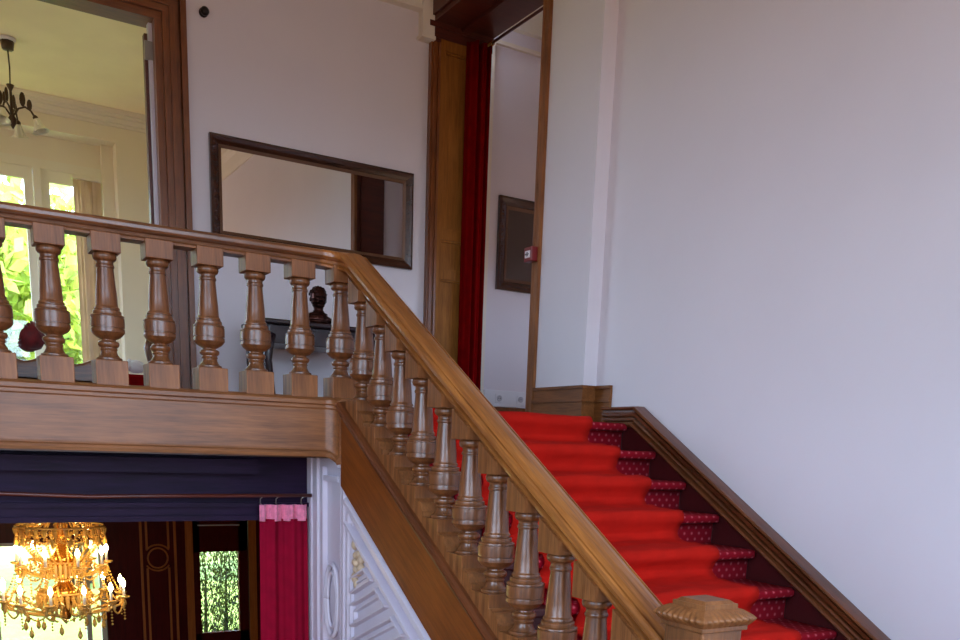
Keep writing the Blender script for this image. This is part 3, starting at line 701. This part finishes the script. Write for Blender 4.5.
# ------------------------------------------------------------------ crystal chandelier
cx, cyy = .86, 8.0
ch = thing('chandelier', 'lit crystal chandelier hanging in the room under the landing', 'chandelier', (cx, cyy, -.13))
MB().lathe([(-.13,.07),(-.16,.06),(-.17,.012),(-.55,.012),(-.57,.05),(-.62,.03),(-.70,.022),(-.76,.05),(-.84,.03),(-.95,.05),(-1.0,.085),(-1.06,.09),(-1.10,.05),(-1.2,.04),(-1.26,.10),(-1.32,.11),(-1.38,.06),(-1.46,.03),(-1.50,.045),(-1.54,.02),(-1.56,.004)], (cx,cyy,0), 24).build('column', M['brass'], ch)
for (z, r, hgt) in ((-.76, .33, .04), (-1.05, .16, .10), (-1.30, .20, .09)):
    g = MB(); n = 28
    for i in range(n):
        a = 2*PI*i/n; c0 = (cx+r*math.cos(a), cyy+r*math.sin(a)); g.lathe([(z+.01,.004),(z-.01,.017),(z-hgt,.012),(z-hgt-.02,.002)], (c0[0],c0[1],0), 6, smooth=False)
    g.tube([(cx+r*math.cos(2*PI*i/40), cyy+r*math.sin(2*PI*i/40), z+.012) for i in range(41)], .009, 8)
    g.build('crystal_ring', M['crystal'], ch)
def drop(x, y, z, s=1.0, parent=None):
    return MB().lathe([(z,.002),(z-.012*s,.006*s),(z-.02*s,.003*s),(z-.03*s,.010*s),(z-.055*s,.016*s),(z-.07*s,.012*s),(z-.082*s,.002*s)], (x,y,0), 8, smooth=False).build('crystal_drop', M['crystal'], parent or ch)
def arm(a, r, zc, zlow, r0, z0):
    ca, sa = math.cos(a), math.sin(a); P = lambda rr, z: (cx+ca*rr, cyy+sa*rr, z)
    o = MB().tube([P(r0,z0), P(r0+(r-r0)*.3,zlow-.02), P(r0+(r-r0)*.6,zlow), P(r*.92,zlow+.04), P(r,zc)], .011, 8).build('arm', M['crystal'], ch)
    e = P(r, 0)
    MB().lathe([(zc-.015,.01),(zc-.005,.042),(zc+.008,.05),(zc+.01,.03)], (e[0],e[1],0), 14).build('drip_pan', M['crystal'], o)
    MB().lathe([(zc,.011),(zc+.085,.011)], (e[0],e[1],0), 12).build('candle', M['socket'], o)
    MB().lathe([(zc+.085,.006),(zc+.1,.016),(zc+.115,.018),(zc+.14,.010),(zc+.155,.002)], (e[0],e[1],0), 12).build('bulb', M['bulb'], o)
    for q in (-1, 1): drop(e[0]+sa*.035*q, e[1]-ca*.035*q, zc-.008, .9)
for i in range(12): arm(.2+2*PI*i/12, .46, -1.335, -1.44, .06, -1.34)
for i in range(9): arm(.05+2*PI*i/9, .34, -1.055, -1.14, .06, -1.08)
for i in range(16): 
    a = 2*PI*i/16+.1; drop(cx+.33*math.cos(a), cyy+.33*math.sin(a), -.80, 1.3)
for i in range(14):
    a = 2*PI*i/14; r = .30; drop(cx+r*math.cos(a), cyy+r*math.sin(a), -1.46-.04*(i % 3), 1.2)
bd = MB(); rnd = random.Random(4)
def oct_(c, r): bd.add([(c[0]+r,c[1],c[2]),(c[0]-r,c[1],c[2]),(c[0],c[1]+r,c[2]),(c[0],c[1]-r,c[2]),(c[0],c[1],c[2]+r),(c[0],c[1],c[2]-r)], [(0,2,4),(2,1,4),(1,3,4),(3,0,4),(2,0,5),(1,2,5),(3,1,5),(0,3,5)])
def strand(p, q, sag, n, r=.0105):
    for i in range(n+1):
        t = i/n; oct_((p[0]+(q[0]-p[0])*t, p[1]+(q[1]-p[1])*t, p[2]+(q[2]-p[2])*t-sag*4*t*(1-t)), r)
cir = lambda r, a, z: (cx+r*math.cos(a), cyy+r*math.sin(a), z)
for i in range(24):
    a = 2*PI*i/24
    strand(cir(.08, a, -.58), cir(.33, a, -.77), .05, 14); strand(cir(.33, a, -.78), cir(.16, a+.15, -1.04), .04, 14); strand(cir(.33, a, -.79), cir(.33, a+2*PI/24*2, -.79), .07, 10)
for i in range(12):
    a = .2+2*PI*i/12; strand(cir(.46, a, -1.34), cir(.46, a+2*PI/12, -1.34), .11, 16); strand(cir(.46, a, -1.34), cir(.2, a, -1.3), .06, 14); strand(cir(.46, a, -1.34), cir(.46, a, -1.52), 0, 7); strand(cir(.2, a, -1.36), cir(.12, a+.2, -1.52), .04, 9); strand(cir(.34, a, -1.06), cir(.46, a+.2, -1.33), .05, 14)
for i in range(9):
    a = .05+2*PI*i/9; strand(cir(.34, a, -1.06), cir(.34, a+2*PI/9, -1.06), .10, 14); strand(cir(.34, a, -1.06), cir(.15, a, -1.04), .06, 10); strand(cir(.34, a, -1.06), cir(.34, a, -1.22), 0, 7); strand(cir(.15, a, -1.14), cir(.2, a+.2, -1.3), .03, 8)
tag(bd.build('crystal_beads', M['crystal'], ch), kind='stuff')

# ------------------------------------------------------------------ mirror, table, bust, small things on the landing
def frame_thing(name, label, cat_, x0, x1, z0, z1, y, wd, deep, fm, gm, inner, slip):
    t = thing(name, label, cat_, ((x0+x1)/2, y, z0))
    fr = MB()
    def mitre(mb, off0, off1, d0, d1):
        A = [(x0+off0, z0+off0), (x1-off0, z0+off0), (x1-off0, z1-off0), (x0+off0, z1-off0)]; B = [(x0+off1, z0+off1), (x1-off1, z0+off1), (x1-off1, z1-off1), (x0+off1, z1-off1)]
        for i in range(4):
            j = (i+1) % 4
            vs = [(A[i][0], y-d0, A[i][1]), (A[j][0], y-d0, A[j][1]), (B[j][0], y-d1, B[j][1]), (B[i][0], y-d1, B[i][1]), (A[i][0], y, A[i][1]), (A[j][0], y, A[j][1]), (B[j][0], y, B[j][1]), (B[i][0], y, B[i][1])]
            mb.add(vs, [(0,1,2,3), (0,4,5,1), (3,2,6,7), (4,7,6,5)])
    mitre(fr, 0, wd*.2, deep*.75, deep); mitre(fr, wd*.2, wd*.45, deep, deep*.8); mitre(fr, wd*.45, wd*.75, deep*.8, deep*.45)
    fo = fr.build('frame', M[fm], t)
    sl = MB(); mitre(sl, wd*.75, wd, deep*.55, deep*.35); sl.build('slip', M[gm], fo)
    MB().box(x0+wd*.9, x1-wd*.9, y-deep*.3, y-.002, z0+wd*.9, z1-wd*.9).build(inner, M[slip], t)
    return t
frame_thing('wall_mirror', 'wide framed mirror on the white wall above the dark console table', 'mirror', 1.965, 3.655, 1.445, 2.20, YM, .088, .05, 'frame', 'gilt', 'mirror_glass', 'mirror')
frame_thing('framed_picture', 'dark framed picture on the corridor wall seen through the doorway', 'picture', 4.84, 5.62, 1.49, 2.335, 7.9, .11, .04, 'frame', 'gilt', 'picture_glass', 'picglass')
kn = thing('wall_hook', 'small dark round knob high on the white wall beside the opening', 'wall hook', (1.95, YM, 2.99))
MB().lathe([(YM,.03),(YM-.012,.032),(YM-.016,.016)], (1.95,0,2.99), 20, 'Y').build('rose_plate', M['black'], kn)
MB().lathe([(YM-.016,.014),(YM-.03,.018),(YM-.045,.03),(YM-.06,.03),(YM-.072,.018),(YM-.075,.003)], (1.95,0,2.985), 20, 'Y').build('knob', M['black'], kn)
ct = thing('console_table', 'dark console table under the mirror with a bronze bust on it', 'table', (2.6, 6.95, FL))
MB().bbox(2.13, 3.16, 6.66, 7.2, .815, .848, .01, 3).build('tabletop', M['table'], ct)
ap = MB(); ap.bbox(2.2, 3.1, 6.72, 7.15, .685, .815, .004); apo = ap.build('apron', M['table'], ct)
for x in (2.35, 2.86): 
    dr = MB().bbox(x-.0, x+.2, 6.708, 6.722, .71, .795, .004).build('drawer_front', M['table'], apo); MB().sphere((x+.1,6.70,.752),.012,10).build('drawer_knob', M['brass'], dr)
for sx, x in ((-1, 2.22), (1, 3.08)):
    for sy, y in ((-1, 6.74), (1, 7.13)):
        MB().tube([(x,y,.75),(x+sx*.03,y+sy*.01,.66),(x+sx*.035,y+sy*.012,.56),(x+sx*.005,y,.40),(x-sx*.01,y,.28),(x+sx*.01,y,.2),(x+sx*.03,y+sy*.01,FL)], [.035,.04,.032,.022,.018,.018,.026], 12).build('leg', M['table'], ct)
# bronze bust of a young head, one skinned body
bx, by, bz = 2.63, 6.86, .848
bu = thing('bust', 'small dark bronze head and shoulders bust on the console table', 'sculpture', (bx, by, bz))
MB().bbox(bx-.10, bx+.10, by-.06, by+.06, bz, bz+.016, .003).build('plinth', M['marble'], bu)
b = MB()
def body(u, v):
    a = 2*PI*u; S = [(0,.08,.05),(.06,.105,.055),(.13,.116,.058),(.2,.112,.055),(.27,.08,.047),(.33,.045,.038),(.39,.036,.035),(.44,.038,.038),(.50,.047,.05),(.58,.056,.063),(.68,.062,.070),(.78,.063,.072),(.87,.057,.065),(.94,.043,.050),(.985,.02,.024),(1,.002,.002)]
    for i in range(len(S)-1):
        if S[i][0] <= v <= S[i+1][0]+1e-9:
            t = (v-S[i][0])/(S[i+1][0]-S[i][0]); t = t*t*(3-2*t); rx = S[i][1]+(S[i+1][1]-S[i][1])*t; ry = S[i][2]+(S[i+1][2]-S[i][2])*t; break
    x, y, z = rx*math.cos(a), ry*math.sin(a), v*.27+.016
    if v > .42:                                  # the face looks towards the stairs (-Y), brow, nose, mouth and chin in relief
        fx = x/.05; front = max(0, -math.sin(a))**2
        g = lambda c, s: math.exp(-((v-c)/s)**2)
        y -= front*(.017*math.exp(-(fx/.22)**2)*g(.62,.04) + .008*g(.72,.025)*math.exp(-(fx/.8)**2) + .007*math.exp(-(fx/.35)**2)*g(.535,.016) + .010*math.exp(-(fx/.4)**2)*g(.475,.025))
        y += front*(.010*g(.675,.022)*(math.exp(-((fx-.42)/.2)**2)+math.exp(-((fx+.42)/.2)**2)) + .005*g(.51,.011)*math.exp(-(fx/.35)**2))
        x += .004*math.sin(4*a+v*60)*(1 if v > .84 else 0)
    if v < .28: y += .012*math.cos(a)**2; z -= .014*(abs(math.cos(a))**3)*min(1, v*5)
    return (bx+x*1.0, by+y, bz+z)
b.grid(body, 64, 90); b.build('figure', M['bronze'], bu)
hr = MB(); rnd2 = random.Random(5)
for i in range(90):
    a = rnd2.random()*2*PI; e = rnd2.uniform(.05, 1.25); c0 = (bx+.060*math.cos(a)*math.cos(e), by+.006+.068*math.sin(a)*math.cos(e), bz+.016+.208+.060*math.sin(e))
    if math.sin(a) < -.35 and e < .7: continue
    hr.sphere(c0, rnd2.uniform(.008, .013), 8)
hr.build('hair', M['bronze'], bu)
for s in (-1, 1): MB().sphere((bx+s*.062, by+.008, bz+.016+.175), .015, 10, (.5, .7, 1.1)).build('ear', M['bronze'], bu)

# call point on the doorway casing
cpn = thing('alarm_call_point', 'red fire alarm call point on the doorway casing', 'fire alarm', (3.80, 5.70, 1.30))
MB().bbox(3.762, 3.815, 5.665, 5.765, 1.295, 1.392, .006, 3).build('box', M['alarm'], cpn)
MB().bbox(3.756, 3.764, 5.685, 5.745, 1.318, 1.366, .003).build('label_plate', M['label'], cpn)
sy = MB(); sy.tube([(3.755,5.715+.012*math.cos(2*PI*i/20),1.342+.012*math.sin(2*PI*i/20)) for i in range(21)], .0022, 6); sy.sphere((3.7555,5.715,1.342),.005,8)
sy.prism([(5.735,1.338),(5.735,1.346),(5.729,1.342)], 'X', 3.753, 3.756); sy.prism([(5.695,1.338),(5.695,1.346),(5.701,1.342)], 'X', 3.753, 3.756)
sy.build('printed_symbol', M['black'], cpn)
# trunking and sockets
tr = thing('cable_trunking', 'white cable trunking with two sockets along the corridor wall', 'trunking', (5.0, 7.9, .39))
MB().bbox(4.74, 7.0, 7.865, 7.9, .387, .545, .004).build('channel', M['socket'], tr)
for x in (4.91, 5.165):
    s = MB().bbox(x-.045, x+.045, 7.858, 7.866, .425, .51, .003).build('socket', M['socket'], tr); MB().lathe([(7.858,.03),(7.854,.029),(7.854,.024),(7.856,.022),(7.856,.001)], (x,0,.468), 20, 'Y').build('socket_face', M['socketdark'], s); MB().lathe([(7.8555,.004),(7.8535,.004)], (x-.009,0,.468), 8, 'Y').lathe([(7.8555,.004),(7.8535,.004)], (x+.009,0,.468), 8, 'Y').build('socket_hole', M['black'], s)
# red doorway curtain and its rod
rc = thing('curtain', 'deep red velvet curtain gathered beside the panelled doorway lining', 'curtain', (4.3, 7.2, FL))
fn3 = fold(0, 1, 0, .018, 4, 9)
def rcv(mb):
    for sgn in (1,):
        mb.grid(lambda u, v: (4.10+.20*u, 7.24+.045*math.sin(u*5*PI+.6)+.015*math.sin(u*13*PI), FL+.02+(3.27-FL-.02)*v), 60, 8)
    return mb
thick(rcv(MB()).build('cloth', M['redcloth'], rc, recalc=False), .006)
for i in range(4): MB().tube([(4.3+.018*math.cos(2*PI*j/14), 7.20+.02*i, 3.287+.018*math.sin(2*PI*j/14)) for j in range(15)], .003, 6).build('ring', M['brass'], rc)
r2 = thing('curtain_rod', 'thin dark rod crossing the top of the doorway', 'curtain rod', (4.3, 6.5, 3.29))
MB().tube([(4.3,5.70,3.29),(4.3,7.335,3.29)], .012, 10).build('rod', M['lintel'], r2)
MB().sphere((4.3,7.325,3.29),.022,12).build('bracket', M['black'], r2)

# ------------------------------------------------------------------ outside
def foliage(mb, rnd, n, fn, s):
    for _ in range(n):
        c, nv = fn(rnd); a = Vector((rnd.gauss(0,1), rnd.gauss(0,1), rnd.gauss(0,1))).normalized(); b = a.cross(Vector((rnd.gauss(0,1), rnd.gauss(0,1), rnd.gauss(0,1)))).normalized(); q = s*rnd.uniform(.6, 1.4); c = Vector(c)
        mb.add([c-a*q, c+b*q*.55, c+a*q, c-b*q*.55], [(0,1,2,3)])
    return mb
def tree(x, y, h, r, label, seed, mat='leaf_y', n=5200):
    t = thing('tree', label, 'tree', (x, y, LOW), None); rnd = random.Random(seed)
    MB().tube([(x,y,LOW),(x+.1,y,LOW+h*.3),(x,y+.1,LOW+h*.55),(x+.1,y,LOW+h*.8)], [.28,.2,.14,.05], 10).build('trunk', M['bark'], t)
    cl = [(x+rnd.uniform(-.7,.7)*r, y+rnd.uniform(-.5,.5)*r, LOW+h*rnd.uniform(.3,.85)) for _ in range(26)]
    def fn(rn):
        c = rn.choice(cl); d = Vector((rn.gauss(0,1), rn.gauss(0,1), rn.gauss(0,1))).normalized()*r*.42*rn.random()**.33
        return (c[0]+d.x, c[1]+d.y, c[2]+d.z*.8), d
    foliage(MB(), rnd, n, fn, .15).build('crown', M[mat], t, recalc=False)
tree(2.3, 19.0, 7.6, 3.4, 'sunlit green tree filling the far window', 11, n=14000)
tree(-6.0, 19.5, 7.0, 2.4, 'green tree standing left of the sunlit tree outside the far window', 13)
tree(9.5, 19.5, 7.0, 2.4, 'green tree standing right of the sunlit tree outside the far window', 14)
hdg = thing('hedge', 'dark green clipped hedge seen through the glazed door below', 'hedge', (3.8, 13.05, LOW)); rnd = random.Random(21)
def hf(rn):
    x = rn.uniform(2.3, 5.2); z = LOW+1.75*rn.random(); e = rn.choice((0,1))
    return (x, 12.85+.35*rn.random()+.12*math.sin(x*9), z+.25*math.sin(x*13+2)*((z-LOW)/2.1)), None
hm = MB()
for _ in range(15000):
    c, _n = hf(rnd); t_ = rnd.uniform(0, 6.28); q = .055*rnd.uniform(.6, 1.4); dx, dy = math.cos(t_)*.012, math.sin(t_)*.012; lx2, ly2 = rnd.gauss(0, .018), rnd.gauss(0, .018)
    hm.add([(c[0]-dx, c[1]-dy, c[2]), (c[0]+dx, c[1]+dy, c[2]), (c[0]+lx2, c[1]+ly2, c[2]+q)], [(0,1,2)])
hm.build('foliage', M['leaf_d'], hdg, recalc=False)
for i in range(10): MB().tube([(2.4+.3*i,13.22,LOW),(2.42+.3*i,13.22,LOW+1.0)], [.03,.012], 8).build('trunk', M['bark'], hdg)
w = MB(); w.box(-30, 34, 12.6, 60, LOW-.2, LOW-.02); struct('ground', w, 'lawn')

# ------------------------------------------------------------------ light
wd = bpy.data.worlds.new('sky'); SC.world = wd; wd.use_nodes = True; nt = wd.node_tree
tc = nt.nodes.new('ShaderNodeTexCoord'); sp = nt.nodes.new('ShaderNodeSeparateXYZ'); nt.links.new(tc.outputs['Generated'], sp.inputs[0])
mp = nt.nodes.new('ShaderNodeMapRange'); mp.inputs[1].default_value = -1; mp.inputs[2].default_value = 1; nt.links.new(sp.outputs['Z'], mp.inputs[0])
rp = nt.nodes.new('ShaderNodeValToRGB'); nt.links.new(mp.outputs[0], rp.inputs[0])
els = rp.color_ramp.elements
els[0].position = .0; els[0].color = (.20, .14, .09, 1)
els[1].position = .47; els[1].color = (.26, .18, .13, 1)
e = els.new(.515); e.color = (.66, .83, 1.12, 1)
e = els.new(.75); e.color = (.58, .78, 1.15, 1)
e = els.new(1.0); e.color = (.45, .68, 1.15, 1)
bg = nt.nodes['Background']; nt.links.new(rp.outputs[0], bg.inputs[0]); bg.inputs[1].default_value = 5.5
def light(name, kind, loc, rot, energy, color, **kw):
    l = bpy.data.lights.new(name, kind); l.energy = energy; l.color = color
    for a, b in kw.items(): setattr(l, a, b)
    o = bpy.data.objects.new(name, l); o.location = loc; o.rotation_euler = rot; C.objects.link(o); return o
light('sun', 'SUN', (0,0,10), Vector((-.85,.10,-.6)).to_track_quat('-Z','Y').to_euler(), 6.0, (1,.93,.8), angle=.02)
def portal(loc, rot, sx, sy):
    o = light('window_portal', 'AREA', loc, rot, 1, (1,1,1), shape='RECTANGLE', size=sx, size_y=sy); o.data.cycles.is_portal = True
portal(((WX0+WX1)/2, -2.46, (WZ0+WZ1)/2), (PI/2, 0, 0), WX1-WX0, WZ1-WZ0)
portal((XL-.15, (LY0+LY1)/2, (LZ0+LZ1)/2), (PI/2, 0, -PI/2), LY1-LY0, LZ1-LZ0)
portal((XL-.15, 10.0, 1.8), (PI/2, 0, -PI/2), 3.4, 2.4)  # daylight through the added far-room side window
portal((1.0, 12.45, 1.75), (-PI/2, 0, 0), 2.1, 2.6)
portal((.4, 12.33, -2.1), (-PI/2, 0, 0), 2.8, 1.5)
portal((5.85, 5.02, 1.5), (PI/2, 0, 0), 1.3, .6)  # daylight through the added corridor opening

# ------------------------------------------------------------------ camera
cam = bpy.data.cameras.new('camera'); co = bpy.data.objects.new('camera', cam); C.objects.link(co)
F = 899.5; CYP = 640.0; yaw, pitch, roll = .5470, -.2126, .0360
cyw, syw = math.cos(yaw), math.sin(yaw); cpt, spt = math.cos(pitch), math.sin(pitch)
fw = Vector((syw*cpt, cyw*cpt, spt)); r_ = Vector((cyw, -syw, 0)); u_ = r_.cross(fw)
R2 = r_*math.cos(roll)+u_*math.sin(roll); U2 = -r_*math.sin(roll)+u_*math.cos(roll)
co.matrix_world = Matrix(((R2.x, U2.x, -fw.x, 0), (R2.y, U2.y, -fw.y, 0), (R2.z, U2.z, -fw.z, 0), (0, 0, 0, 1)))
cam.sensor_width = 36; cam.lens = F*36/960; cam.shift_y = (CYP-320)/960; cam.clip_start = .02
SC.camera = co
for o in list(SC.objects):
    if o.parent is None: o.location.z += ZO
SC.view_settings.view_transform = 'Standard'; SC.view_settings.look = 'None'; SC.view_settings.gamma = 1; SC.view_settings.use_curve_mapping = False
SC.view_settings.exposure = 1.0
SC.cycles.use_denoising = True; SC.cycles.max_bounces = 10; SC.cycles.diffuse_bounces = 6; SC.cycles.transparent_max_bounces = 12
SC.cycles.sample_clamp_indirect = 6; SC.cycles.caustics_reflective = False; SC.cycles.caustics_refractive = False
